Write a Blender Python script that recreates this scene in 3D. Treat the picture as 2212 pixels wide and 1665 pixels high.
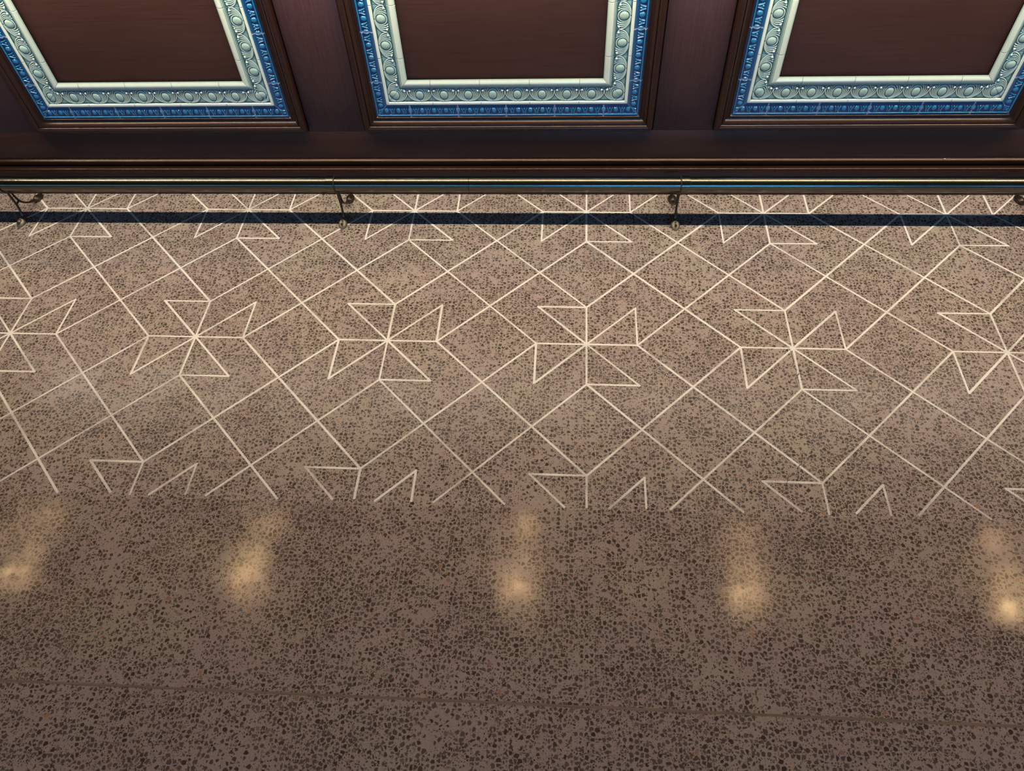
import bpy, bmesh, math, random
import numpy as np
from mathutils import Vector, Matrix

random.seed(7)
np.random.seed(7)
for o in list(bpy.data.objects):
    bpy.data.objects.remove(o, do_unlink=True)
SC = bpy.context.scene
COL = SC.collection

# ------------------------------------------------------------------ camera
# World: X along the bar front, Y towards the bar, Z up, metres; floor at z = 0.
CAM = (-0.07688, -1.45111, 1.69972)
R = ((0.997796, 0.052942, -0.040007), (-0.01788, 0.795095, 0.606221), (0.063904, -0.604169, 0.794289))
cd = bpy.data.cameras.new('camera')
cam = bpy.data.objects.new('camera', cd)
COL.objects.link(cam)
m = Matrix(((R[0][0], R[1][0], R[2][0], CAM[0]), (R[0][1], R[1][1], R[2][1], CAM[1]),
            (R[0][2], R[1][2], R[2][2], CAM[2]), (0, 0, 0, 1)))
cam.matrix_world = m
cd.sensor_width = 36.0
cd.lens = 1614.28 / 2212 * 36.0
cd.clip_start = 0.05
SC.camera = cam

# ------------------------------------------------------------------ light and exposure
SC.view_settings.view_transform = 'Standard'
SC.view_settings.look = 'None'
SC.view_settings.gamma = 1.0
SC.view_settings.exposure = 0.0
SC.view_settings.use_curve_mapping = False
SC.cycles.max_bounces = 6
SC.cycles.caustics_reflective = False
SC.cycles.sample_clamp_indirect = 4.0

W = bpy.data.worlds.new('room_ambience')
SC.world = W
W.use_nodes = True
bg = W.node_tree.nodes['Background']
bg.inputs[0].default_value = (1.0, 0.87, 0.80, 1)
bg.inputs[1].default_value = 0.36

STRIP_Y, STRIP_Z = 0.562, 1.02


def area(name, loc, size, power, color, rot=(0, 0, 0), spread=180):
    l = bpy.data.lights.new(name, 'AREA')
    l.shape = 'RECTANGLE'
    l.size, l.size_y = size
    l.energy = power
    l.color = color
    l.spread = math.radians(spread)
    o = bpy.data.objects.new(name, l)
    o.location = loc
    o.rotation_euler = rot
    COL.objects.link(o)
    return o


# warm white strip under the bar top, running the length of the bar
area('under_bar_strip_light', (0.38, STRIP_Y, STRIP_Z), (5.9, 0.012), 46, (1.0, 0.865, 0.70))


# ------------------------------------------------------------------ helpers
def tag(o, label=None, cat=None, group=None, kind=None):
    if label: o['label'] = label
    if cat: o['category'] = cat
    if group: o['group'] = group
    if kind: o['kind'] = kind
    return o


def empty(name, loc=(0, 0, 0)):
    o = bpy.data.objects.new(name, None)
    o.location = loc
    o.empty_display_size = 0.05
    COL.objects.link(o)
    return o


def link(name, me, mat=None, parent=None, smooth=None):
    if mat: me.materials.append(mat)
    o = bpy.data.objects.new(name, me)
    COL.objects.link(o)
    if parent:
        o.parent = parent
    if smooth is not None:
        me.polygons.foreach_set('use_smooth', [True] * len(me.polygons))
        if smooth > 0:
            me.set_sharp_from_angle(angle=math.radians(smooth))
    me.update()
    return o


def from_bm(name, bm, mat, parent=None, smooth=None):
    me = bpy.data.meshes.new(name)
    bmesh.ops.recalc_face_normals(bm, faces=bm.faces[:])
    bm.to_mesh(me)
    bm.free()
    return link(name, me, mat, parent, smooth)


def box(bm, x0, x1, y0, y1, z0, z1, bev=0.0):
    vs = [bm.verts.new((x, y, z)) for x in (x0, x1) for y in (y0, y1) for z in (z0, z1)]
    f = [(0, 1, 3, 2), (4, 6, 7, 5), (0, 4, 5, 1), (2, 3, 7, 6), (0, 2, 6, 4), (1, 5, 7, 3)]
    fs = [bm.faces.new([vs[i] for i in q]) for q in f]
    if bev:
        es = list({e for q in fs for e in q.edges})
        bmesh.ops.bevel(bm, geom=es, offset=bev, segments=2, affect='EDGES', profile=0.5)


def grid_faces(nu, nv, closed_u=False, closed_v=False):
    i = np.arange(nu if closed_u else nu - 1)
    j = np.arange(nv if closed_v else nv - 1)
    I, J = np.meshgrid(i, j, indexing='ij')
    I2, J2 = (I + 1) % nu, (J + 1) % nv
    return np.stack([I * nv + J, I2 * nv + J, I2 * nv + J2, I * nv + J2], -1).reshape(-1, 4)


def mesh_np(name, V, Fq):
    me = bpy.data.meshes.new(name)
    V = np.asarray(V, dtype=np.float32)
    Fq = np.asarray(Fq, dtype=np.int32)
    me.vertices.add(len(V))
    me.vertices.foreach_set('co', V.ravel())
    me.loops.add(Fq.size)
    me.loops.foreach_set('vertex_index', Fq.ravel())
    me.polygons.add(len(Fq))
    me.polygons.foreach_set('loop_start', np.arange(0, Fq.size, 4, dtype=np.int32))
    me.polygons.foreach_set('loop_total', np.full(len(Fq), 4, dtype=np.int32))
    me.update(calc_edges=True)
    me.validate()
    return me


def tube(bm, pts, rad, seg=12, flat=None, cap=True):
    """swept tube through pts with a radius (or (rx, ry)) per point"""
    P = [Vector(p) for p in pts]
    rings = []
    up = Vector((1, 0, 0))
    for i, p in enumerate(P):
        t = (P[min(i + 1, len(P) - 1)] - P[max(i - 1, 0)]).normalized()
        a = up - t * up.dot(t)
        if a.length < 1e-4:
            a = Vector((0, 0, 1)) - t * t.z
        a.normalize()
        b = t.cross(a)
        r = rad[i] if hasattr(rad, '__len__') else rad
        rx, ry = r if hasattr(r, '__len__') else (r, r)
        rings.append([bm.verts.new(p + a * rx * math.cos(2 * math.pi * k / seg) + b * ry * math.sin(2 * math.pi * k / seg)) for k in range(seg)])
    for q in range(len(rings) - 1):
        for k in range(seg):
            bm.faces.new([rings[q][k], rings[q][(k + 1) % seg], rings[q + 1][(k + 1) % seg], rings[q + 1][k]])
    if cap:
        bm.faces.new(rings[0][::-1])
        bm.faces.new(rings[-1])


def catmull(pts, n=6):
    P = [Vector(p) for p in pts]
    P = [P[0]] + P + [P[-1]]
    out = []
    for i in range(1, len(P) - 2):
        for k in range(n):
            t = k / n
            a, b, c, d = P[i - 1], P[i], P[i + 1], P[i + 2]
            out.append(0.5 * ((2 * b) + (c - a) * t + (2 * a - 5 * b + 4 * c - d) * t * t + (3 * b - a - 3 * c + d) * t ** 3))
    out.append(P[-2])
    return out


# ------------------------------------------------------------------ materials
class NT:
    def __init__(self, name):
        self.m = bpy.data.materials.new(name)
        self.m.use_nodes = True
        self.t = self.m.node_tree
        self.b = self.t.nodes['Principled BSDF']

    def n(self, typ, **kw):
        nd = self.t.nodes.new(typ)
        for k, v in kw.items():
            if k.startswith('i_'):
                key = k[2:]
                key = int(key) if key.isdigit() else key.replace('_', ' ')
                self.set(nd.inputs[key], v)
            else:
                setattr(nd, k, v)
        return nd

    def set(self, sock, v):
        if isinstance(v, bpy.types.NodeSocket):
            self.t.links.new(v, sock)
        else:
            sock.default_value = v

    def math(self, op, a, b=0.0, c=None, clamp=False):
        nd = self.n('ShaderNodeMath', operation=op, use_clamp=clamp)
        self.set(nd.inputs[0], a)
        self.set(nd.inputs[1], b)
        if c is not None: self.set(nd.inputs[2], c)
        return nd.outputs[0]

    def mix(self, f, a, b, mode='MIX'):
        nd = self.n('ShaderNodeMix', data_type='RGBA', blend_type=mode)
        self.set(nd.inputs[0], f)
        self.set(nd.inputs[6], a)
        self.set(nd.inputs[7], b)
        return nd.outputs[2]

    def ramp(self, f, stops, interp='LINEAR'):
        nd = self.n('ShaderNodeValToRGB')
        nd.color_ramp.interpolation = interp
        el = nd.color_ramp.elements
        while len(el) < len(stops): el.new(0.5)
        for e, (p, c) in zip(el, stops):
            e.position = p
            e.color = c if len(c) == 4 else (*c, 1)
        self.set(nd.inputs[0], f)
        return nd.outputs[0]

    def coords(self, scale=(1, 1, 1), rot=(0, 0, 0)):
        g = self.n('ShaderNodeNewGeometry')
        mp = self.n('ShaderNodeMapping')
        mp.inputs['Scale'].default_value = scale
        mp.inputs['Rotation'].default_value = rot
        self.t.links.new(g.outputs['Position'], mp.inputs['Vector'])
        return mp.outputs[0]

    def noise(self, vec, scale, detail=3.0, rough=0.5, dist=0.0):
        nd = self.n('ShaderNodeTexNoise', i_Scale=scale, i_Detail=detail, i_Roughness=rough, i_Distortion=dist)
        self.t.links.new(vec, nd.inputs['Vector'])
        return nd

    def bump(self, h, strength, dist=0.001):
        nd = self.n('ShaderNodeBump', i_Strength=strength, i_Distance=dist)
        self.set(nd.inputs['Height'], h)
        self.t.links.new(nd.outputs[0], self.b.inputs['Normal'])

    def out(self, **kw):
        for k, v in kw.items():
            self.set(self.b.inputs[k.replace('_', ' ')], v)
        return self.m


def C(*v):
    return (*v, 1.0)


def wood(name, vertical=False, dark=(0.032, 0.0125, 0.0085), light=(0.066, 0.028, 0.019), rough=0.34, streak=0.5, spec=.42):
    w = NT(name)
    sc = (150, 150, 4) if vertical else (4, 150, 150)
    v = w.coords(sc)
    big = w.noise(w.coords((1.6, 1.6, .7) if vertical else (.7, 1.6, 1.6)), 2.5, 3, .55)
    g = w.noise(v, 1.6, 6, .62, .25)
    g2 = w.noise(w.coords((420, 420, 9) if vertical else (9, 420, 420)), 1.0, 3, .6)
    f = w.math('ADD', w.math('MULTIPLY', g.outputs['Fac'], streak), w.math('MULTIPLY', big.outputs['Fac'], 1 - streak))
    f = w.math('ADD', w.math('MULTIPLY', w.math('SUBTRACT', f, .5), 1.7), .5, clamp=True)
    col = w.mix(f, C(*dark), C(*light))
    pores = w.math('MULTIPLY', w.math('GREATER_THAN', g2.outputs['Fac'], .62), .35)
    col = w.mix(pores, col, C(.012, .005, .004))
    w.bump(w.math('ADD', g2.outputs['Fac'], g.outputs['Fac']), .22, .0006)
    r = w.math('ADD', rough, w.math('MULTIPLY', w.math('SUBTRACT', big.outputs['Fac'], .5), .12))
    return w.out(Base_Color=col, Roughness=r, Specular_IOR_Level=spec, Specular_Tint=C(1, .80, .66))


M_WOOD_H = wood('stained_wood_horizontal')
M_WOOD_V = wood('stained_wood_vertical', True, (0.034, 0.0155, 0.0145), (0.085, 0.040, 0.036), streak=.75)
M_MOULD = wood('stained_wood_moulding', False, (0.014, 0.0060, 0.0045), (0.034, 0.015, 0.010), .27, .6, .48)
M_MOULD_V = wood('stained_wood_moulding_upright', True, (0.014, 0.0060, 0.0045), (0.036, 0.015, 0.010), .27, .7, .40)


def terrazzo(t, pos):
    """exposed-aggregate concrete: returns (colour, chip mask)"""
    warp = t.noise(pos, 90, 2, .6)
    wv = t.n('ShaderNodeVectorMath', operation='SUBTRACT')
    t.t.links.new(warp.outputs['Color'], wv.inputs[0])
    wv.inputs[1].default_value = (.5, .5, .5)
    ws = t.n('ShaderNodeVectorMath', operation='SCALE')
    t.t.links.new(wv.outputs[0], ws.inputs[0])
    ws.inputs['Scale'].default_value = .0035
    wa = t.n('ShaderNodeVectorMath', operation='ADD')
    t.t.links.new(pos, wa.inputs[0])
    t.t.links.new(ws.outputs[0], wa.inputs[1])
    p = wa.outputs[0]
    dens = t.noise(pos, 4.0, 3, .6)
    dens2 = t.noise(pos, 22.0, 2, .6)
    chips, cols = None, None
    d = t.math('ADD', t.math('MULTIPLY', t.math('SUBTRACT', dens.outputs['Fac'], .5), 1.1),
               t.math('MULTIPLY', t.math('SUBTRACT', dens2.outputs['Fac'], .5), 1.0))
    layers = []
    for sc, thr, prob in ((88, .090, .73), (172, .105, .44), (310, .11, .26)):
        e = t.n('ShaderNodeTexVoronoi', voronoi_dimensions='2D', feature='DISTANCE_TO_EDGE', i_Scale=float(sc), i_Randomness=.92)
        f = t.n('ShaderNodeTexVoronoi', voronoi_dimensions='2D', feature='F1', i_Scale=float(sc), i_Randomness=.92)
        t.t.links.new(p, e.inputs['Vector'])
        t.t.links.new(p, f.inputs['Vector'])
        sep = t.n('ShaderNodeSeparateColor')
        t.t.links.new(f.outputs['Color'], sep.inputs[0])
        keep = t.math('LESS_THAN', sep.outputs[0], t.math('ADD', d, prob))
        th = t.math('ADD', t.math('MULTIPLY', sep.outputs[1], .16), thr)
        inside = t.math('MULTIPLY', t.math('SUBTRACT', e.outputs['Distance'], th), 40.0, clamp=True)
        rnd = t.math('MULTIPLY', t.math('SUBTRACT', t.math('MULTIPLY_ADD', sep.outputs[1], -.16, .52), f.outputs['Distance']), 25.0, clamp=True)
        mask = t.math('MULTIPLY', t.math('MULTIPLY', inside, rnd), keep)
        layers.append((mask, sep))
    fine = t.noise(pos, 420, 3, .7)
    patch = t.noise(pos, 3.2, 4, .6)
    tint = t.noise(pos, 16, 3, .6)
    mat_c = t.ramp(fine.outputs['Fac'], [(.28, (.25, .20, .165)), (.5, (.37, .295, .25)), (.66, (.46, .375, .32)), (.8, (.72, .60, .52))])
    mat_c = t.mix(t.math('MULTIPLY', patch.outputs['Fac'], .55, clamp=True), mat_c, C(.39, .29, .255))
    mat_c = t.mix(t.ramp(tint.outputs['Fac'], [(.55, (0, 0, 0)), (.75, (.5, .5, .5))]), mat_c, C(.47, .33, .25))
    olive = t.noise(pos, 5.5, 3, .6)
    mat_c = t.mix(t.ramp(olive.outputs['Color'], [(.46, (0, 0, 0)), (.66, (.75, .75, .75))]), mat_c, C(.40, .345, .245))
    mott = t.noise(pos, 150, 3, .7)
    mat_c = t.mix(t.math('MULTIPLY', t.math('LESS_THAN', mott.outputs['Fac'], .44), .22), mat_c, C(.17, .125, .10))
    col = mat_c
    tot = None
    for mask, sep in layers[::-1]:
        cc = t.ramp(sep.outputs[2], [(0, (.052, .037, .029)), (.35, (.095, .069, .054)), (.62, (.130, .105, .080)), (.85, (.095, .076, .074)),
                                     (.985, (.22, .165, .13)), (.997, (.34, .17, .10)), (1, (.40, .22, .12))])
        col = t.mix(mask, col, cc)
        tot = mask if tot is None else t.math('MAXIMUM', tot, mask)
    return col, tot, patch, fine


def floor_material():
    t = NT('polished_aggregate_concrete')
    pos = t.coords()
    col, chip, patch, fine = terrazzo(t, pos)
    # the strip with the star lines is sealed, the slab in front of it is not
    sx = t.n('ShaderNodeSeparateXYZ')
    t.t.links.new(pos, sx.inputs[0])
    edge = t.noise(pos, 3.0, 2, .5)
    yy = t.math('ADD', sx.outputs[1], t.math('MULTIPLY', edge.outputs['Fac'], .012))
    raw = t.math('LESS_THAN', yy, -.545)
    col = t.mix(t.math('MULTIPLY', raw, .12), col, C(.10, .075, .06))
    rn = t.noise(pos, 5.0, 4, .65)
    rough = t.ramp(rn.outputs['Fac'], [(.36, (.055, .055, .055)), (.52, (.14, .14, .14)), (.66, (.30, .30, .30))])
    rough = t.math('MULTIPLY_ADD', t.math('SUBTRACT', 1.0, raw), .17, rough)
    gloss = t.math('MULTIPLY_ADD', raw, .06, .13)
    t.bump(t.math('ADD', t.math('MULTIPLY', fine.outputs['Fac'], .5), t.math('MULTIPLY', t.noise(pos, 70, 4, .7).outputs['Fac'], 2.0)), .05, .0012)
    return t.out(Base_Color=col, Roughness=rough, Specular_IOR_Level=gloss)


def line_material():
    t = NT('worn_white_inlay')
    pos = t.coords()
    col, chip, patch, fine = terrazzo(t, pos)
    a = t.noise(pos, 7.0, 3, .55)
    b = t.noise(pos, 260.0, 4, .75)
    sx = t.n('ShaderNodeSeparateXYZ')
    t.t.links.new(pos, sx.inputs[0])
    # trodden side: wear grows away from the bar
    tread = t.math('MULTIPLY_ADD', sx.outputs[1], -.28, .02)
    wear = t.math('ADD', t.math('MULTIPLY', t.math('SUBTRACT', a.outputs['Fac'], .47), 2.1), tread)
    wear = t.math('ADD', wear, t.math('MULTIPLY', t.math('SUBTRACT', b.outputs['Fac'], .5), 1.5))
    wear = t.math('MULTIPLY', wear, 1.9, clamp=True)
    white = t.mix(fine.outputs['Fac'], C(.70, .67, .57), C(.90, .87, .77))
    c = t.mix(t.math('MULTIPLY', wear, .62), white, t.mix(.45, col, C(.42, .36, .30)))
    return t.out(Base_Color=c, Roughness=.38)


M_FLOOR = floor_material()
M_LINE = line_material()

t = NT('brown_joint_filler')
p = t.coords((3, 120, 1))
M_JOINT = t.out(Base_Color=t.ramp(t.noise(p, 1.5, 4, .6).outputs['Fac'], [(.3, (.13, .095, .07)), (.7, (.22, .165, .125))]), Roughness=.45)
t = NT('dark_crack'); M_CRACK = t.out(Base_Color=C(.02, .017, .015), Roughness=.9)  # near-black colour of the floor cracks themselves
t = NT('pale_fibre'); M_FIBRE = t.out(Base_Color=C(.85, .80, .68), Roughness=.6)

t = NT('aged_brushed_brass')
br = t.noise(t.coords((1.2, 900, 900)), 1.0, 3, .6)
bl = t.noise(t.coords(), 6, 3, .6)
M_BRASS = t.out(Base_Color=t.mix(bl.outputs['Fac'], C(.075, .062, .026), C(.098, .081, .034)), Metallic=1.0,
                Roughness=t.math('ADD', .20, t.math('MULTIPLY', br.outputs['Fac'], .05)), Coat_Weight=1.0, Coat_Roughness=.20, Coat_IOR=1.65)
t = NT('dark_antique_brass')
bl = t.noise(t.coords(), 90, 3, .6)
M_DARKBRASS = t.out(Base_Color=t.ramp(bl.outputs['Fac'], [(.3, (.045, .036, .024)), (.7, (.085, .066, .042))]), Metallic=.7, Roughness=.36)
t = NT('olive_brass_foot')
bl = t.noise(t.coords(), 120, 3, .6)
M_FOOT = t.out(Base_Color=t.ramp(bl.outputs['Fac'], [(.3, (.11, .09, .06)), (.7, (.20, .165, .11))]), Metallic=.55, Roughness=.42)
t = NT('screw_steel'); M_SCREW = t.out(Base_Color=C(.09, .075, .05), Metallic=.9, Roughness=.4)


def glaze(name, stops, grout, gr_rough=.7, hue=None):
    t = NT(name)
    at = t.n('ShaderNodeAttribute', attribute_name='glaze_depth')
    gr = t.n('ShaderNodeAttribute', attribute_name='grout')
    pos = t.coords()
    cr = t.noise(pos, 30, 3, .6)
    f = t.math('ADD', at.outputs['Fac'], t.math('MULTIPLY', t.math('SUBTRACT', cr.outputs['Fac'], .5), .10), clamp=True)
    col = t.ramp(f, stops)
    col = t.mix(gr.outputs['Fac'], col, C(*grout))
    t.b.inputs['Coat Weight'].default_value = .6
    t.b.inputs['Coat Roughness'].default_value = .05
    r = t.math('MULTIPLY_ADD', gr.outputs['Fac'], gr_rough - .12, .12)
    return t.out(Base_Color=col, Roughness=r, Specular_IOR_Level=.6)


M_GREEN = glaze('sage_majolica_glaze', [(0, (.012, .060, .058)), (.22, (.055, .175, .175)), (.42, (.225, .375, .305)), (.62, (.49, .59, .43)), (1, (.80, .83, .63))],
                (.27, .27, .30))
M_BLUE = glaze('cobalt_majolica_glaze', [(0, (.001, .012, .045)), (.3, (.003, .066, .170)), (.55, (.007, .130, .275)), (.8, (.016, .205, .375)), (1, (.09, .40, .62))],
               (.42, .43, .50))
t = NT('dark_lacquer'); M_TOP = t.out(Base_Color=C(.03, .014, .010), Roughness=.25)
t = NT('plaster_ceiling'); M_CEIL = t.out(Base_Color=C(.16, .12, .10), Roughness=.9)
t = NT('rear_wall_paint'); M_WALL = t.out(Base_Color=C(.10, .075, .065), Roughness=.9)


def emit(name, color, strength):
    mm = bpy.data.materials.new(name)
    mm.use_nodes = True
    b = mm.node_tree.nodes['Principled BSDF']
    b.inputs['Base Color'].default_value = C(.02, .02, .02)
    b.inputs['Emission Color'].default_value = C(*color)
    b.inputs['Emission Strength'].default_value = strength
    return mm


M_BULB = emit('warm_filament_bulb', (1.0, .64, .29), 840)
M_SKYPANE = emit('blue_daylight_pane', (.09, .42, 1.0), 32)
M_SKYPANE_MID = emit('blue_daylight_pane_part_shaded', (.11, .42, .98), 13)
M_SKYPANE_DIM = emit('grey_blue_daylight_pane', (.20, .45, .90), 7)

# ------------------------------------------------------------------ the room
bm = bmesh.new()
bmesh.ops.create_grid(bm, x_segments=1, y_segments=1, size=1)
for v in bm.verts:
    v.co = Vector((v.co.x * 13, -9.0 if v.co.y < 0 else 3.0, 0))
bmesh.ops.solidify(bm, geom=bm.faces[:], thickness=0.05)
zt = max(v.co.z for v in bm.verts)
for v in bm.verts: v.co.z -= zt
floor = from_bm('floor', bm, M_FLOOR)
tag(floor, 'polished brown concrete floor with exposed dark stone chips and white star lines', kind='structure')

bm = bmesh.new()
box(bm, -13, 13, -9, 3, 3.45, 3.5)
tag(from_bm('ceiling', bm, M_CEIL), 'dark plaster ceiling over the bar', kind='structure')

# rear wall of the room, behind the viewer, with its daylight windows
WIN = [(-10.4, -4.9, M_SKYPANE_DIM), (-4.4, -0.9, M_SKYPANE_MID), (-0.4, 4.6, M_SKYPANE), (6.2, 11.5, M_SKYPANE_MID)]
bm = bmesh.new()
xs = [-13]
for a, b, _ in WIN: xs += [a, b]
xs.append(13)
for i in range(0, len(xs), 2):
    box(bm, xs[i], xs[i + 1], -9.2, -9.0, 0, 3.45)
for a, b, _ in WIN:
    box(bm, a, b, -9.2, -9.0, 0, 1.75)
    box(bm, a, b, -9.2, -9.0, 2.45, 3.45)
tag(from_bm('wall_rear', bm, M_WALL), 'dark painted rear wall of the room', kind='structure')
for k, (a, b, mt) in enumerate(WIN):
    bm = bmesh.new()
    box(bm, a, b, -9.12, -9.10, 1.75, 2.45)
    w = from_bm('window_%d' % (k + 1), bm, mt)
    tag(w, 'daylight window in the rear wall', kind='structure')
    bm = bmesh.new()
    for x in (a, b - .05): box(bm, x, x + .05, -9.08, -8.98, 1.75, 2.45)
    for z in (1.75, 2.40): box(bm, a, b, -9.08, -8.98, z, z + .05)
    from_bm('window_frame', bm, M_TOP, w)

# ------------------------------------------------------------------ star lines on the floor
S = 0.6
TH = 0.0068465
CT, ST = math.cos(TH), math.sin(TH)


def pat(u, v):
    x, y = u * S, v * S
    return Vector((CT * x + ST * y, -ST * x + CT * y, 0))


segs = []
A = 0.25
for i in range(-7, 7):
    for j in range(-1, 2):
        c = (i, j)
        q = lambda a, b: (i + a, j + b)
        for d in ((A, 0), (0, A), (-A, 0), (0, -A)): segs.append((c, q(*d)))
        for d, e in (((-A, A), (0, A)), ((A, A), (A, 0)), ((A, -A), (0, -A)), ((-A, -A), (-A, 0))):
            segs.append((c, q(*d)))
            segs.append((q(*d), q(*e)))
        segs += [(q(0, A), q(1 - A, 1)), (q(A, 0), q(1, 1 - A)), (q(0, 1 - A), q(1 - A, 0)), (q(A, 1), q(1, A))]
bm = bmesh.new()
HW = .0031
Y0, Y1 = -.541, .694
rl = random.Random(3)
zz = 0
for a, b in segs:
    p, q = pat(*a), pat(*b)
    # clip in Y
    if p.y > q.y: p, q = q, p
    y0 = Y0 + rl.uniform(-.004, .004)
    if q.y <= y0 or p.y >= Y1: continue
    if p.y < y0:
        p = p + (q - p) * ((y0 - p.y) / (q.y - p.y))
        cut0 = True
    else: cut0 = False
    cut1 = False
    if q.y > Y1:
        q = p + (q - p) * ((Y1 - p.y) / (q.y - p.y)); cut1 = True
    d = (q - p).normalized()
    n = Vector((-d.y, d.x, 0))
    hw = HW * rl.uniform(.88, 1.12)
    zz += 1
    z = .00025 + .0000012 * zz
    pts = []
    for e, sgn, cut in ((q, 1, cut1), (p, -1, cut0)):
        for k in range(5):
            ang = math.pi * k / 4
            if cut:
                off = n * hw * math.cos(ang)
            else:
                off = n * hw * math.cos(ang) + d * hw * math.sin(ang)
            pts.append(e + off * sgn)
    vs = [bm.verts.new((v.x, min(v.y, .6945), z)) for v in pts]
    try: bm.faces.new(vs)
    except ValueError: pass
bmesh.ops.recalc_face_normals(bm, faces=bm.faces[:])
for f in bm.faces:
    if f.normal.z < 0: f.normal_flip()
me = bpy.data.meshes.new('star_lines')
bm.to_mesh(me); bm.free()
o = link('star_lines', me, M_LINE, floor)
o['label'] = 'thin worn white lines drawing rows of eight-pointed pinwheel stars'

# saw-cut joint along the floor
bm = bmesh.new()
xs = np.linspace(-8, 8, 320)
rl = random.Random(5)
row = [[bm.verts.new((x, -1.0215 + s * (.0026 + rl.uniform(-.0006, .0008)), .0003)) for s in (-1, 1)] for x in xs]
for a, b in zip(row, row[1:]): bm.faces.new([a[0], b[0], b[1], a[1]])
j = from_bm('floor_joint', bm, M_JOINT, floor)
j['label'] = 'brown filled saw-cut joint'

CR = [[(0.5458, 0.0977), (0.5479, 0.0666), (0.5581, 0.03), (0.5881, -0.0054), (0.5935, -0.0522), (0.5878, -0.0724), (0.6023, -0.0892), (0.5892, -0.1148), (0.589, -0.148)], [(0.6025, -0.0635), (0.6049, -0.092), (0.595, -0.1063)], [(0.54, -0.2484), (0.5453, -0.2612)], [(0.5601, -0.3531), (0.5561, -0.3916), (0.5432, -0.4109), (0.5415, -0.4296), (0.5292, -0.462)], [(0.5174, -0.4279), (0.5092, -0.4535), (0.4992, -0.4788)], [(0.5003, -0.651), (0.4997, -0.6749), (0.4948, -0.6928), (0.4978, -0.7063), (0.5055, -0.7138), (0.5066, -0.7271)], [(0.1732, 0.6914), (0.1781, 0.645), (0.1651, 0.5954), (0.1615, 0.5152)], [(0.1864, 0.4231), (0.1923, 0.3713)]]
rl = random.Random(9)
for cr in CR:
    bm = bmesh.new()
    P = catmull([(x, y, 0) for x, y in cr], 7)
    P = [p + Vector((rl.uniform(-.0012, .0012), rl.uniform(-.001, .001), 0)) for p in P]
    prev = None
    for k, p in enumerate(P):
        d = (P[min(k + 1, len(P) - 1)] - P[max(k - 1, 0)]).normalized()
        w = rl.uniform(.0003, .0009) * min(1, .3 + 3 * min(k, len(P) - 1 - k) / len(P))
        n = Vector((-d.y, d.x, 0)) * w
        cur = [bm.verts.new((p + n) + Vector((0, 0, .0007))), bm.verts.new((p - n) + Vector((0, 0, .0007)))]
        if prev: bm.faces.new([prev[0], prev[1], cur[1], cur[0]])
        prev = cur
    bmesh.ops.recalc_face_normals(bm, faces=bm.faces[:])
    from_bm('crack', bm, M_CRACK, floor)

FIB = [[(-0.0019, 0.1732), (0.032, 0.1838), (0.0508, 0.2076)], [(0.0087, 0.1814), (0.0298, 0.1972), (0.0399, 0.221)], [(-0.145, 0.4833), (-0.1376, 0.4802), (-0.1325, 0.4686)], [(0.1289, -0.0298), (0.1448, -0.0295), (0.1632, -0.0232)], [(-0.3594, -0.184), (-0.343, -0.1814)], [(0.4219, -0.0122), (0.4351, 0.0036)], [(1.0205, -0.0736), (1.0332, -0.0739), (1.0447, -0.0708)], [(0.3891, -0.3301), (0.4102, -0.3256), (0.4344, -0.3129)], [(0.4058, -0.3057), (0.4217, -0.3002), (0.4372, -0.2928)], [(0.7411, 0.3226), (0.7515, 0.3213), (0.7606, 0.3116)], [(0.7336, -0.142), (0.7433, -0.1363), (0.7473, -0.1471)], [(0.2097, -0.402), (0.2209, -0.3983), (0.2324, -0.3918)], [(0.2229, -0.4197), (0.2422, -0.4106)], [(0.1684, -0.3452), (0.174, -0.3281)], [(-0.4707, -0.587), (-0.4675, -0.5781)], [(0.5854, -0.3965), (0.5908, -0.3906)], [(0.6132, -0.3957), (0.622, -0.3893)], [(0.648, -0.3937), (0.6557, -0.3888)], [(0.9905, -0.3394), (1.0075, -0.335), (1.0209, -0.3274)], [(-0.99, -0.8014), (-0.9941, -0.7858)]]
FLAB = ['longest curved white fibre beside the upper tip of the centre star',
        'short pale fibre just above the longest curved one by the centre star',
        'thin curled pale fibre inside the floor triangle under the middle of the foot rail',
        'pale fibre lying just below the right tip of the centre star',
        'tiny pale fibre left of the centre star, near a line crossing',
        'pale fibre touching the left tip of the star right of centre',
        'pale fibre beneath the left tip of the rightmost star',
        'lower of two pale fibres at the line crossing below the star right of centre',
        'upper of two pale fibres at the line crossing below the star right of centre',
        'pale fibre on a line crossing under the right end of the foot rail',
        'pale fibre on the lower right triangle of the star right of centre',
        'upper of two short pale fibres beside a diagonal line low right of centre',
        'lower of two short pale fibres beside a diagonal line low right of centre',
        'short upright pale fibre on the diagonal below the centre star',
        'tiny pale fibre on the bare concrete left of centre, below the star lines',
        'leftmost of three tiny white flecks below the star right of centre',
        'middle one of three tiny white flecks below the star right of centre',
        'rightmost of three tiny white flecks below the star right of centre',
        'pale fibre below a long diagonal line near the right edge',
        'thin upright pale fibre alone on the bare concrete at lower left']
for pts, lab in zip(FIB, FLAB):
    bm = bmesh.new()
    base = Vector((pts[0][0], pts[0][1], 0))
    P = catmull([Vector((x, y, .0011)) - base for x, y in pts], 5)
    tube(bm, P, .00042, 6)
    o = from_bm('fibre', bm, M_FIBRE, None, 60)
    o.location = base
    tag(o, lab, 'fibre', 'loose pale fibres lying on the floor')

# ------------------------------------------------------------------ the bar front
bar = empty('bar_counter', (-.266, .9, 0))
tag(bar, 'dark stained wooden bar front with tile-framed panels above a moulded plinth', 'bar counter')


def to_bar(o, par=None):
    """parent keeping world placement (nothing here is rotated)"""
    par = par or bar
    o.parent = par
    off = Vector((0, 0, 0))
    q = par
    while q:
        off += q.location
        q = q.parent
    o.location = Vector(o.location) - off
    return o


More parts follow.
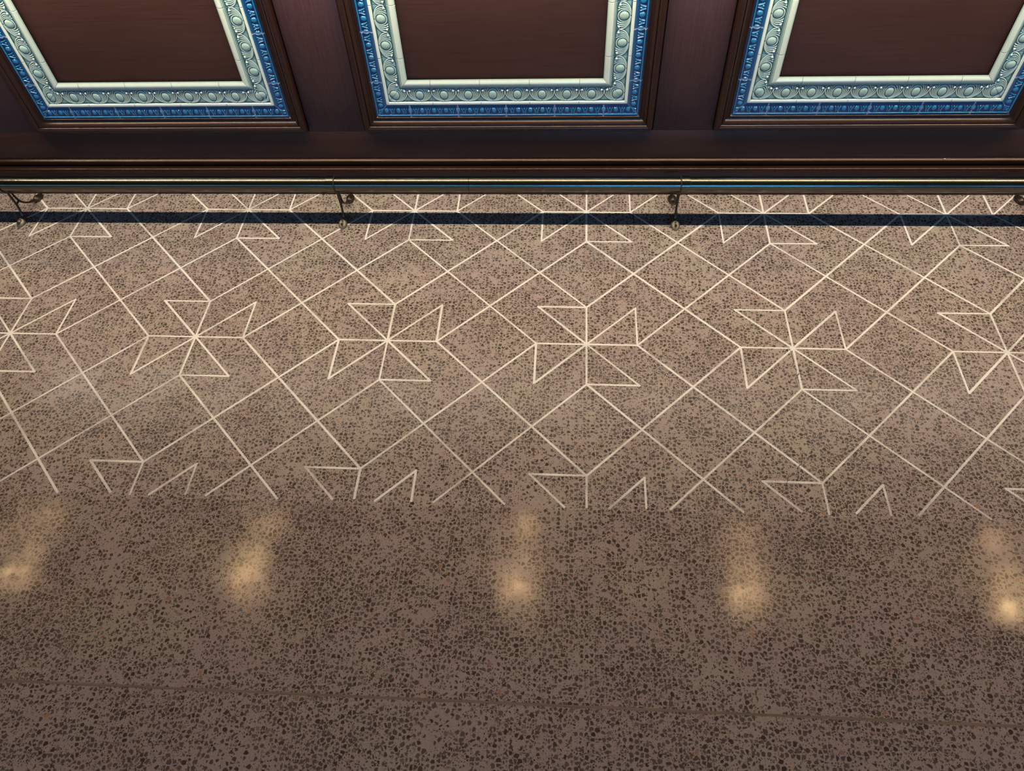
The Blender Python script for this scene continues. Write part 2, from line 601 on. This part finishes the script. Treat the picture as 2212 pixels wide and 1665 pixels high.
XL, XR = -3.31, 3.38
PITCH = 1.1435
FACE = .712            # face of rails and stiles
PANEL_Y = .718         # recessed panel
ZTOP = .90
CX = [-.266 + PITCH * k for k in (-2, -1, 0, 1, 2)]
CX[1] = -1.4095
CX[3] = .8785
IW = .3065             # half width of the opening inside the tiles
ZI = .4315             # bottom of the opening
GB, BB = .0880, .0425  # green and blue border heights on the bottom run
GS, BS = .0810, .0390  # the same on the upright runs
MB_, MS = .0560, .0535 # moulding widths


def prof_sweep_x(prof, x0, x1, name, mat, par=None, smooth=38):
    """prof: list of (y, z) swept along X"""
    n = len(prof)
    V = [(x, y, z) for x in (x0, x1) for y, z in prof]
    bm = bmesh.new()
    vs = [bm.verts.new(v) for v in V]
    for k in range(n - 1):
        bm.faces.new([vs[k], vs[k + 1], vs[n + k + 1], vs[n + k]])
    bm.faces.new(vs[:n])
    bm.faces.new(vs[n:][::-1])
    bm.faces.new([vs[0], vs[n], vs[2 * n - 1], vs[n - 1]])
    o = from_bm(name, bm, mat, None, smooth)
    return to_bar(o, par)


# plinth board
bm = bmesh.new(); box(bm, XL, XR, .6955, .76, 0, .0946, .0008)
to_bar(from_bm('plinth', bm, M_WOOD_H, None, 30))


def arc(cy, cz, r, a0, a1, n=6, ry=None):
    ry = ry or r
    return [(cy + r * math.cos(math.radians(a0 + (a1 - a0) * k / n)), cz + ry * math.sin(math.radians(a0 + (a1 - a0) * k / n))) for k in range(n + 1)]


# base cap moulding: fillet, cove, bead
pr = [(.716, .1388), (.7120, .1385), (.7052, .1338), (.7040, .1326), (.7037, .1312), (.7042, .1300), (.7088, .1294), (.7092, .1120)]
pr += arc(.6978, .1030, .0078, 62, 262, 14, .0084) + [(.7000, .0948), (.7200, .0945)]
prof_sweep_x(pr, XL, XR, 'base_moulding', M_MOULD)

# bottom rail and stiles
bm = bmesh.new(); box(bm, XL, XR, FACE, .76, .0950, .2468, .0005)
to_bar(from_bm('bottom_rail', bm, M_WOOD_H, None, 30))
hwp = IW + GS + BS + MS
edges = [XL] + [v for c in CX for v in (c - hwp, c + hwp)] + [XR]
for k in range(0, len(edges), 2):
    a, b = edges[k], edges[k + 1]
    if b - a < .02: continue
    bm = bmesh.new(); box(bm, a - .0022, b + .0022, FACE, .76, .2472, ZTOP, .0005)
    to_bar(from_bm('stile', bm, M_WOOD_V, None, 30))
bm = bmesh.new(); box(bm, XL, XR, .672, .76, ZTOP, 1.04, .002)
to_bar(from_bm('top_rail', bm, M_WOOD_H, None, 30))
bm = bmesh.new(); box(bm, XL - .03, XR + .03, .36, 1.12, 1.04, 1.095, .006)
to_bar(from_bm('bar_top', bm, M_TOP, None, 30))
bm = bmesh.new(); box(bm, XL, XR, .76, 1.05, 0, 1.04)
to_bar(from_bm('carcass', bm, M_TOP))
bm = bmesh.new()
box(bm, -2.60, 3.35, STRIP_Y - .012, STRIP_Y + .012, STRIP_Z + .004, 1.04)
to_bar(from_bm('light_channel', bm, M_SCREW))


def smooth_box(a, r):
    """separable box blur twice"""
    def b1(x, r, ax):
        x = np.moveaxis(x, ax, 0)
        pad = np.pad(x, [(r, r)] + [(0, 0)] * (x.ndim - 1), mode='edge')
        c = np.cumsum(np.concatenate([np.zeros((1,) + pad.shape[1:]), pad]), 0)
        y = (c[2 * r + 1:] - c[:-2 * r - 1]) / (2 * r + 1)
        return np.moveaxis(y, 0, ax)
    for _ in range(2):
        a = b1(b1(a, r, 0), r, 1)
    return a


def sstep(a, b, x):
    t = np.clip((x - a) / (b - a), 0, 1)
    return t * t * (3 - 2 * t)


def ell(x, y, a, b):
    F = np.sqrt((x / a) ** 2 + (y / b) ** 2) + 1e-9
    g = np.sqrt((x / a ** 2) ** 2 + (y / b ** 2) ** 2) / F + 1e-9
    return (F - 1) / g


FLD = .0030   # field depth above the board


def green_height(u, n, joints, pitch, H):
    """u: distance along, n: 0..1 across from the inner edge; H total height in metres"""
    w = n * H
    c0, c1, f1 = .200 * H, .335 * H, .862 * H
    h = np.full(u.shape, FLD)
    # bullnose
    t = np.clip(w / c0, 0, 1)
    nose = .0040 + .0068 * np.sin(np.clip(t * 1.35, 0, 1) * math.pi / 2) - .0012 * sstep(.8, 1, t)
    h = np.where(w < c0, nose, h)
    # cove down to the field with two thin reeds
    tt = np.clip((w - c0) / (c1 - c0), 0, 1)
    cove = .0096 + (FLD - .0008 - .0096) * tt ** .85
    for cc, hh in ((.20, .0010), (.52, .0013), (.86, .0016)):
        cove = cove + hh * np.exp(-((tt - cc) * (c1 - c0) / .0010) ** 2)
    h = np.where((w >= c0) & (w < c1), cove, h)
    # outer fillet
    t = (w - f1) / (H - f1)
    fil = FLD + .0042 * sstep(0, .12, t) * (1 - .55 * sstep(.70, 1, t))
    h = np.where(w >= f1, fil, h)
    # motif
    mid, half = .5 * (c1 + f1), .5 * (f1 - c1)
    k = half / .0212
    v = (mid - w) / k             # up = towards the opening
    hp = pitch / 2
    x = np.mod(u - joints, hp) - hp / 2
    x = x * (.078 / hp)
    ax = np.abs(x)
    orn = np.zeros_like(h)
    e = 1 - (x / .0124) ** 2 - ((v + .0000) / .0138) ** 2
    ec = np.clip(e, 0, 1)
    orn = np.maximum(orn, .0052 * (.45 * np.sqrt(ec + .02) - .0636 + .55 * ec * (2 - ec)))
    orn = np.where((e < 0) & (e > -.30), orn - .0006, orn)

    def ridge(d, m, hh=.0022, r=.00105):
        return hh * np.exp(-(d / r) ** 2) * m
    full = np.ones_like(x)
    orn = np.maximum(orn, ridge(ell(x, v, .0162, .0172), (v < .0186) * full))
    gap = 1 - np.exp(-(x / .0016) ** 2) * (v < -.015)
    for a, v0, bot, top, ball in ((.0206, .0015, -.0186, .0188, 0), (.0256, .0035, -.0193, .0172, .0020), (.0310, .0055, -.0200, .0135, .0036)):
        b = v0 - bot
        bt = b * 1.25
        bb = np.where(v < v0, b, bt)
        orn = np.maximum(orn, ridge(ell(x, v - v0, a, bb), gap * (v < top)))
        if ball:
            xe = a * math.sqrt(max(0, 1 - ((top - v0) / bt) ** 2)) + (.0004 if ball > .003 else 0)
            q = 1 - ((ax - xe) ** 2 + (v - top + .0006) ** 2) / ball ** 2
            orn = np.maximum(orn, (.0048 if ball > .003 else .0032) * np.clip(q, 0, 1) * (2 - np.clip(q, 0, 1)))
    # outermost bowl hooking over the ball
    v0 = .0085
    bb = np.where(v < v0, v0 + .0207, .0118)
    orn = np.maximum(orn, ridge(ell(x, v - v0, .0378, bb), gap * ((v < v0) | (ax > .0265))))
    inf = sstep(c1 - .0012, c1, w) * (1 - sstep(f1 - .0008, f1 + .0004, w))
    h = h + orn * inf
    egg = sstep(.02, .22, e) * inf
    return h, orn * inf + 10 * egg


def blue_height(u, n, joints, pitch, H):
    w = n * H
    h = np.full(u.shape, .0022)
    t = n / .27
    cove = .0052 - .0034 * np.clip(t, 0, 1) ** 1.2 + .0009 * np.exp(-((n - .235) / .02) ** 2)
    h = np.where(n < .27, cove, h)
    h = np.where(n > .76, .0022 + .0042 * np.exp(-((n - .855) / .055) ** 4) + .001 * sstep(.9, 1, n), h)
    a0, a1 = .27, .755
    v = ((a0 + a1) / 2 - n) / ((a1 - a0) / 2)          # +1 top, -1 bottom
    hp = pitch / 4
    x = (np.mod(u - joints, hp) - hp / 2) / hp         # -.5..5, dart in the middle, eggs at the joints
    xe = .5 - np.abs(x)                                # distance from the egg centre
    e = 1 - (xe / .205) ** 2 - ((v - .10) / np.where(v > .1, .95, .98)) ** 2
    orn = .0046 * np.clip(e, 0, 1) * (2 - np.clip(e, 0, 1))
    # leaf: two outward-curling blades and a centre bud
    ax = np.abs(x)
    curve = .075 + .155 * np.clip((v + 1) / 2, 0, 1) ** 1.6
    blade = .0040 * np.exp(-((ax - curve) / .036) ** 2) * (v > -.9) * (v < .92)
    inner = .0026 * np.exp(-((ax - .02 - .075 * np.clip((v + .6) / 1.6, 0, 1)) / .024) ** 2) * (v > -.7) * (v < .55)
    bud = .0036 * np.sqrt(np.clip(1 - (x / .055) ** 2 - ((v - .62) / .33) ** 2, 0, 1))
    orn = np.maximum(np.maximum(orn, blade), np.maximum(inner, bud))
    inf = sstep(a0, a0 + .03, n) * (1 - sstep(a1 - .02, a1 + .01, n))
    return h + orn * inf, orn * inf + 10 * sstep(0, .15, e) * inf


def run(kind, cx, sign, uj, up, side):
    """one run of tiles as a height field.  side: 'bottom', 'left', 'right'"""
    if kind == 'green':
        n0b, Hb, n0s, Hs, st = 0, GB, 0, GS, .00062
        cols = 142
    else:
        n0b, Hb, n0s, Hs, st = GB, BB, GS, BS, .00062
        cols = 82
    n = np.linspace(0, 1, cols)
    wb, wsd = n0b + n * Hb, n0s + n * Hs
    if side == 'bottom':
        lo, hi = cx - IW - wsd, cx + IW + wsd
        cnt = int((2 * IW + .2) / st)
        s = np.linspace(0, 1, cnt)[:, None]
        X = lo[None] + (hi - lo)[None] * s
        Z = np.repeat((ZI - wb)[None], cnt, 0)
        u, H = X, Hb
    else:
        lo = ZI - wb
        cnt = int((ZTOP - ZI + .06) / st)
        s = np.linspace(0, 1, cnt)[:, None]
        Z = lo[None] + (ZTOP + .0 - lo)[None] * s
        sg = -1 if side == 'left' else 1
        X = np.repeat((cx + sg * (IW + wsd))[None], cnt, 0)
        u, H = Z, Hs
    N = np.repeat(n[None], cnt, 0)
    f = green_height if kind == 'green' else blue_height
    h, orn = f(u, N, uj, up, H)
    if kind == 'green': h = smooth_box(h, 1)
    # joints: across the run, along its outer edge, and along the mitre
    k = np.abs(np.mod(u - uj + up / 2, up) - up / 2)
    if kind == 'green':
        wob = .0
        g = 1 - sstep(.0005, .0011, k)
        mit = 1 - sstep(.0004, .0010, np.abs(s * (cnt - 1) * st)) if side != 'bottom' else 1 - sstep(.0004, .0010, np.minimum(s, 1 - s) * (cnt - 1) * st)
        edge = sstep(.988, .996, N)
        depth = .0012
    else:
        g = 1 - sstep(.0016, .0024, k + .0006 * np.sin(N * 17 + u * 40))
        mit = 1 - sstep(.0006, .0013, np.abs(s * (cnt - 1) * st)) if side != 'bottom' else 1 - sstep(.0006, .0013, np.minimum(s, 1 - s) * (cnt - 1) * st)
        edge = (1 - sstep(.006, .02, N)) * .0
        depth = .0024
    gm = np.clip(np.maximum(np.maximum(g, mit + 0 * N), edge), 0, 1)
    # glaze pools in hollows and thins over ridges
    sm = smooth_box(h, 3)
    sm2 = smooth_box(h, 7)
    pool = (h - sm) / .0010 * .70 + (h - sm2) / .0016 * .45
    if kind == 'green':
        w = N * H
        egg = np.clip((orn) / 10, 0, 1); egg = np.where(orn > 1, np.clip((orn - .005) / 10, 0, 1), 0); orn = np.where(orn > 1, .004, orn)
        base = np.where(N < .200, .66, np.where(N > .862, .74, .455))
        base = np.where((N >= .200) & (N < .335), .50, base)
        gd = base + np.clip(pool, -.40, .46) + orn / .0052 * .05
        gd = gd * (1 - egg) + egg * .52
        gd = np.where(N < .200, .60 + .22 * N / .200 + np.clip(pool, -.1, .1), gd)
    else:
        egg = np.where(orn > 1, np.clip(orn / 10, 0, 1), 0); orn = np.where(orn > 1, .002, orn)
        gd = .37 + np.clip(pool, -.27, .40) + orn / .0046 * .12
        gd = gd * (1 - egg) + egg * .66
    h = h * (1 - gm) + gm * (np.minimum(h, depth) if kind == 'blue' else h - depth)
    V = np.stack([X, PANEL_Y - .0135 + .0105 - h, Z], -1).reshape(-1, 3)
    F = grid_faces(cnt, cols)
    if side != 'left':
        F = F[:, ::-1]
    return V, F, gd.ravel(), gm.ravel()


def tile_border(kind, cx, gj, zj, par):
    Vs, Fs, Ds, Gs = [], [], [], []
    off = 0
    for side in ('bottom', 'left', 'right'):
        up = {'green': (.1560, .1610), 'blue': (.1563, .1615)}[kind][0 if side == 'bottom' else 1]
        uj = gj if side == 'bottom' else zj
        V, F, D, G = run(kind, cx, 1, uj, up, side)
        Vs.append(V); Fs.append(F + off); Ds.append(D); Gs.append(G)
        off += len(V)
    me = mesh_np(kind + '_tile_border', np.concatenate(Vs), np.concatenate(Fs))
    for nm, arr in (('glaze_depth', Ds), ('grout', Gs)):
        a = me.attributes.new(nm, 'FLOAT', 'POINT')
        a.data.foreach_set('value', np.clip(np.concatenate(arr), 0, 1).astype(np.float32))
    o = link(kind + '_tile_border', me, M_GREEN if kind == 'green' else M_BLUE, None, 0)
    return to_bar(o, par)


def moulding(cx, par):
    """bolection moulding mitred round the tile frame; w runs outward from the tiles, d is how far it stands forward of the face"""
    P = [(-.0010, -.004), (.0, .0010), (.0016, .0030), (.0045, .0035), (.0058, .0018)]          # little inner bead and quirk
    P += [(.0075, .0010), (.0125, .0012), (.0138, .0020)]
    for k in range(6):                                                                          # slope rising outward
        t = k / 5
        P.append((.0144 + .0084 * t, .0034 + .0088 * t + .0008 * math.sin(t * math.pi)))
    P += [(.0236, .0126), (.0246, .0118), (.0250, .0098), (.0258, .0096)]                         # nose and quirk
    for k in range(13):                                                                         # outer round
        a = math.radians(168 - 162 * k / 12)
        P.append((.0362 + .0102 * math.cos(a), .0094 + .0098 * math.sin(a)))
    P += [(.0472, .0060), (.0472, -.0120), (.0540, -.0120)]
    n = len(P)
    bmH = bmesh.new()
    wmap = [(w / .0535) for w, d in P]
    V = []
    for (w, d), q in zip(P, wmap):
        xl = cx - IW - GS - BS - q * MS
        xr = cx + IW + GS + BS + q * MS
        zb = ZI - GB - BB - q * MB_
        y = FACE - d
        V.append([(xl, y, ZTOP + .01), (xl, y, zb), (xr, y, zb), (xr, y, ZTOP + .01)])
    outs = []
    for name, idx, mat in (('bottom', (1, 2), M_MOULD), ('left', (0, 1), M_MOULD_V), ('right', (2, 3), M_MOULD_V)):
        bm = bmH
        a = [bm.verts.new(v[idx[0]]) for v in V]
        b = [bm.verts.new(v[idx[1]]) for v in V]
        for k in range(n - 1):
            f = bm.faces.new([a[k], a[k + 1], b[k + 1], b[k]])
            f.material_index = 0 if name == 'bottom' else 1
    me = bpy.data.meshes.new('panel_moulding')
    bmesh.ops.recalc_face_normals(bmH, faces=bmH.faces[:])
    bmH.to_mesh(me); bmH.free()
    me.materials.append(M_MOULD); me.materials.append(M_MOULD_V)
    o = link('panel_moulding', me, None, None, 35)
    return to_bar(o, par)


GJ = [None, -1.6500, -.5006, .6430, None]
BJ = [None, -1.7250, -.5783, .5620, None]
GZJ, BZJ = .5030, .4235
for k, cx in enumerate(CX):
    if k in (0, 4): continue
    bm = bmesh.new()
    box(bm, cx - IW - .03, cx + IW + .03, PANEL_Y, .76, ZI - .03, ZTOP)
    pn = from_bm('panel', bm, M_WOOD_H)
    pn.location = (0, 0, 0)
    to_bar(pn)
    # panel mesh is in world coordinates: its own offset is cancelled for its children
    for c in (tile_border('green', cx, GJ[k], GZJ, None), tile_border('blue', cx, BJ[k], BZJ, None), moulding(cx, None)):
        w = Vector(c.location)
        c.parent = pn
        c.location = (0, 0, 0)
src = [o for o in bar.children if o.name.startswith('panel')]
for s_, dx in ((src[0], CX[0] - CX[1]), (src[2], CX[4] - CX[3])):
    c = s_.copy(); COL.objects.link(c); c.location = Vector(s_.location) + Vector((dx, 0, 0))
    for ch in s_.children:
        d = ch.copy(); COL.objects.link(d); d.parent = c
for s_, lab in zip(src, ('left-hand panel', 'middle panel', 'right-hand panel')):
    s_['label'] = lab + ' of plain dark wood framed by sage green and blue tiles'
    for ch in s_.children:
        n_ = ch.name
        if n_.startswith('green'): ch['label'] = 'glazed sage green border tiles with raised egg motif'
        elif n_.startswith('blue'): ch['label'] = 'narrow glazed blue egg-and-dart border tiles'

bm = bmesh.new()
box(bm, -.0022, .0030, -.0012, .0010, 0, .0016, .0003)
for v in bm.verts: v.co.x += v.co.z * .8
fl = from_bm('flake', bm, M_FIBRE)
fl.location = (1.1750, .7078, .1372)
tag(fl, 'tiny white flake lying on the plinth moulding below the right-hand panel', 'flake')

# ------------------------------------------------------------------ foot rail
RY, RZ, RR = .5640, .1465, .0254
rail = empty('foot_rail', (-.266, RY, 0))
tag(rail, 'aged brass foot rail tube on dark floor brackets along the bar', 'foot rail')


def to_rail(o, par=None):
    return to_bar(o, par or rail)


def cyl_x(bm, x0, x1, r, seg=72, bev=0.0, bore=None):
    prof = [(x0, r - bev), (x0 + bev, r), (x1 - bev, r), (x1, r - bev)] if bev else [(x0, r), (x1, r)]
    if bore:
        prof = [(x0, bore)] + prof + [(x1, bore)]
    rings = [[bm.verts.new((x, RY + q * math.cos(2 * math.pi * k / seg), RZ + q * math.sin(2 * math.pi * k / seg))) for k in range(seg)] for x, q in prof]
    for a, b in zip(rings, rings[1:]):
        for k in range(seg): bm.faces.new([a[k], a[(k + 1) % seg], b[(k + 1) % seg], b[k]])
    if not bore:
        bm.faces.new(rings[0]); bm.faces.new(rings[-1])


for a, b in ((XL, -2.9), (-2.9, -.3878), (-.3870, 2.0), (2.0008, XR)):
    bm = bmesh.new(); cyl_x(bm, a, b, RR, 96, .0003)
    to_rail(from_bm('rail_tube', bm, M_BRASS, None, 40))

# brackets: x, side on which the collar sits
BRX = [(-3.160, 1), (-2.0045, -1), (-.8375, -1), (.3015, 1), (1.462, 1), (2.60, 1)]


def pad_mesh(name, y_in, y_out, par, x, screw):
    """teardrop foot: wide rounded heel, domed top, lying on the floor"""
    bm = bmesh.new()
    rings = []
    seg = 28
    L = abs(y_out - y_in)
    sg = 1 if y_out > y_in else -1
    yc = (y_in + y_out) / 2
    lev = [(1.0, 0), (1.02, .0025), (.98, .0065), (.86, .0105), (.62, .0135), (.30, .0148), (.04, .0152)]
    for q, z in lev:
        r = []
        for k in range(seg):
            a = 2 * math.pi * k / seg
            cx_, cy_ = math.cos(a), math.sin(a)
            along = cy_ * L / 2 * q
            wid = .0152 * (1 - .22 * (-cy_)) * q if cy_ < 0 else .0152 * q * (1 - .06 * cy_)
            tilt = z + (.0050 * (-cy_) * (1 if z > .004 else 0)) * (1 - .3 * q)
            r.append(bm.verts.new((x + cx_ * wid, yc + sg * along, max(0, tilt))))
        rings.append(r)
    for a, b in zip(rings, rings[1:]):
        for k in range(seg): bm.faces.new([a[k], a[(k + 1) % seg], b[(k + 1) % seg], b[k]])
    bm.faces.new(rings[0]); bm.faces.new(rings[-1])
    pad = to_rail(from_bm(name, bm, M_FOOT if screw else M_DARKBRASS, None, 50))  # rear foot in the legs' dark brass: rail shade put into its colour
    w = Vector(pad.location)
    if screw:
        bm = bmesh.new()
        ys = yc + sg * L * .30
        pr = [(.0042, .0125), (.0042, .0153), (.0034, .0160), (.0021, .0160), (.0018, .0142), (0.0001, .0142)]
        rr = [[bm.verts.new((x + q * math.cos(2 * math.pi * k / 18), ys + q * math.sin(2 * math.pi * k / 18), z)) for k in range(18)] for q, z in pr]
        for a, b in zip(rr, rr[1:]):
            for k in range(18): bm.faces.new([a[k], a[(k + 1) % 18], b[(k + 1) % 18], b[k]])
        bm.faces.new(rr[-1])
        so = from_bm('screw', bm, M_SCREW, None, 40)
        return pad, so
    return pad, None


for x, sd in BRX:
    br = empty('bracket', (x, RY, 0))
    to_rail(br)
    bo = Vector((x, RY, 0))

    def adopt(o):
        w = o.matrix_basis.translation.copy()
        o.parent = br
        o.location = -bo
        return o
    # clamp band and collar round the tube
    bm = bmesh.new(); cyl_x(bm, x - .0016, x + .0016, RR + .0036, 72, .0008, RR - .001)
    adopt(from_bm('clamp_band', bm, M_DARKBRASS, None, 40))
    bm = bmesh.new()
    a, b = (x - .0290, x - .0017) if sd < 0 else (x + .0017, x + .0290)
    cyl_x(bm, a, b, RR + .0019, 96, .0007, RR - .001)
    adopt(from_bm('collar', bm, M_BRASS, None, 40))
    # front leg: flat blade narrowing then flaring into its foot
    pts = catmull([(x, .560, .1220), (x, .5585, .105), (x, .5600, .075), (x, .5600, .050), (x, .5560, .028), (x, .5500, .012), (x, .545, .006)], 5)
    nP = len(pts)
    rad = []
    for k in range(nP):
        t = k / (nP - 1)
        wx = .0052 - .0016 * math.sin(min(1, t / .8) * math.pi) + max(0, t - .72) * .020
        rad.append((wx, .0040 + .0022 * math.sin(t * math.pi) * 0 + max(0, t - .75) * .010))
    bm = bmesh.new(); tube(bm, pts, rad, 14)
    adopt(from_bm('front_leg', bm, M_DARKBRASS, None, 50))
    # rear leg: curls back to the foot by the plinth
    pts = catmull([(x, .566, .1215), (x, .5720, .105), (x, .5745, .085), (x, .5790, .068), (x, .5880, .050), (x, .6030, .034), (x, .6220, .021), (x, .642, .012)], 5)
    nP = len(pts)
    rad = [(.0038 + max(0, k / (nP - 1) - .7) * .018, .0036 + max(0, k / (nP - 1) - .8) * .01) for k in range(nP)]
    bm = bmesh.new(); tube(bm, pts, rad, 14)
    adopt(from_bm('rear_leg', bm, M_DARKBRASS, None, 50))
    bm = bmesh.new(); tube(bm, [(x, .5600, .058), (x, .5700, .060), (x, .5815, .0625)], [(.003, .0045), (.0028, .0036), (.003, .0045)], 12)
    adopt(from_bm('web', bm, M_DARKBRASS, None, 50))
    for nm, yi, yo, sc_ in (('front_foot', .5585, .5060, True), ('rear_foot', .6420, .6920, False)):
        pad, so = pad_mesh(nm, yi, yo, br, x, sc_)
        adopt(pad)
        if so:
            so.parent = pad
            so.location = (0, 0, 0)

# ------------------------------------------------------------------ lamps over the bar (above the picture; seen as glints on the floor)
LX = [(-3.82, 1.0), (-2.16, 1.0), (-.34, .7), (1.14, .35), (2.80, .6)]
bulb_me = None
for k, (x, s) in enumerate(LX):
    for j, (y, z) in enumerate(((.45, 3.0), (.63, 3.0), (.90, 3.0))):
        lamp = empty('pendant_lamp', (x + .02 * j, y, z))
        tag(lamp, '%s filament pendant of the %s cluster hanging above the bar top' % (('front', 'middle', 'rear')[j], ('far left', 'left', 'centre', 'right', 'far right')[k]),
            'pendant lamp', 'pendant lamps above the bar')
        bm = bmesh.new()
        tube(bm, [(0, 0, .05), (0, 0, 3.45 - z)], .003, 8)
        from_bm('cord', bm, M_SCREW, lamp)
        bm = bmesh.new()
        tube(bm, [(0, 0, .03), (0, 0, .062)], .014, 16)
        from_bm('socket', bm, M_DARKBRASS, lamp, 40)
        bm = bmesh.new()
        bmesh.ops.create_uvsphere(bm, u_segments=16, v_segments=10, radius=(.0205, .014, .013)[j])
        for v in bm.verts:
            if v.co.z > 0: v.co.z *= 1.25
        from_bm('bulb', bm, M_BULB, lamp, 0)
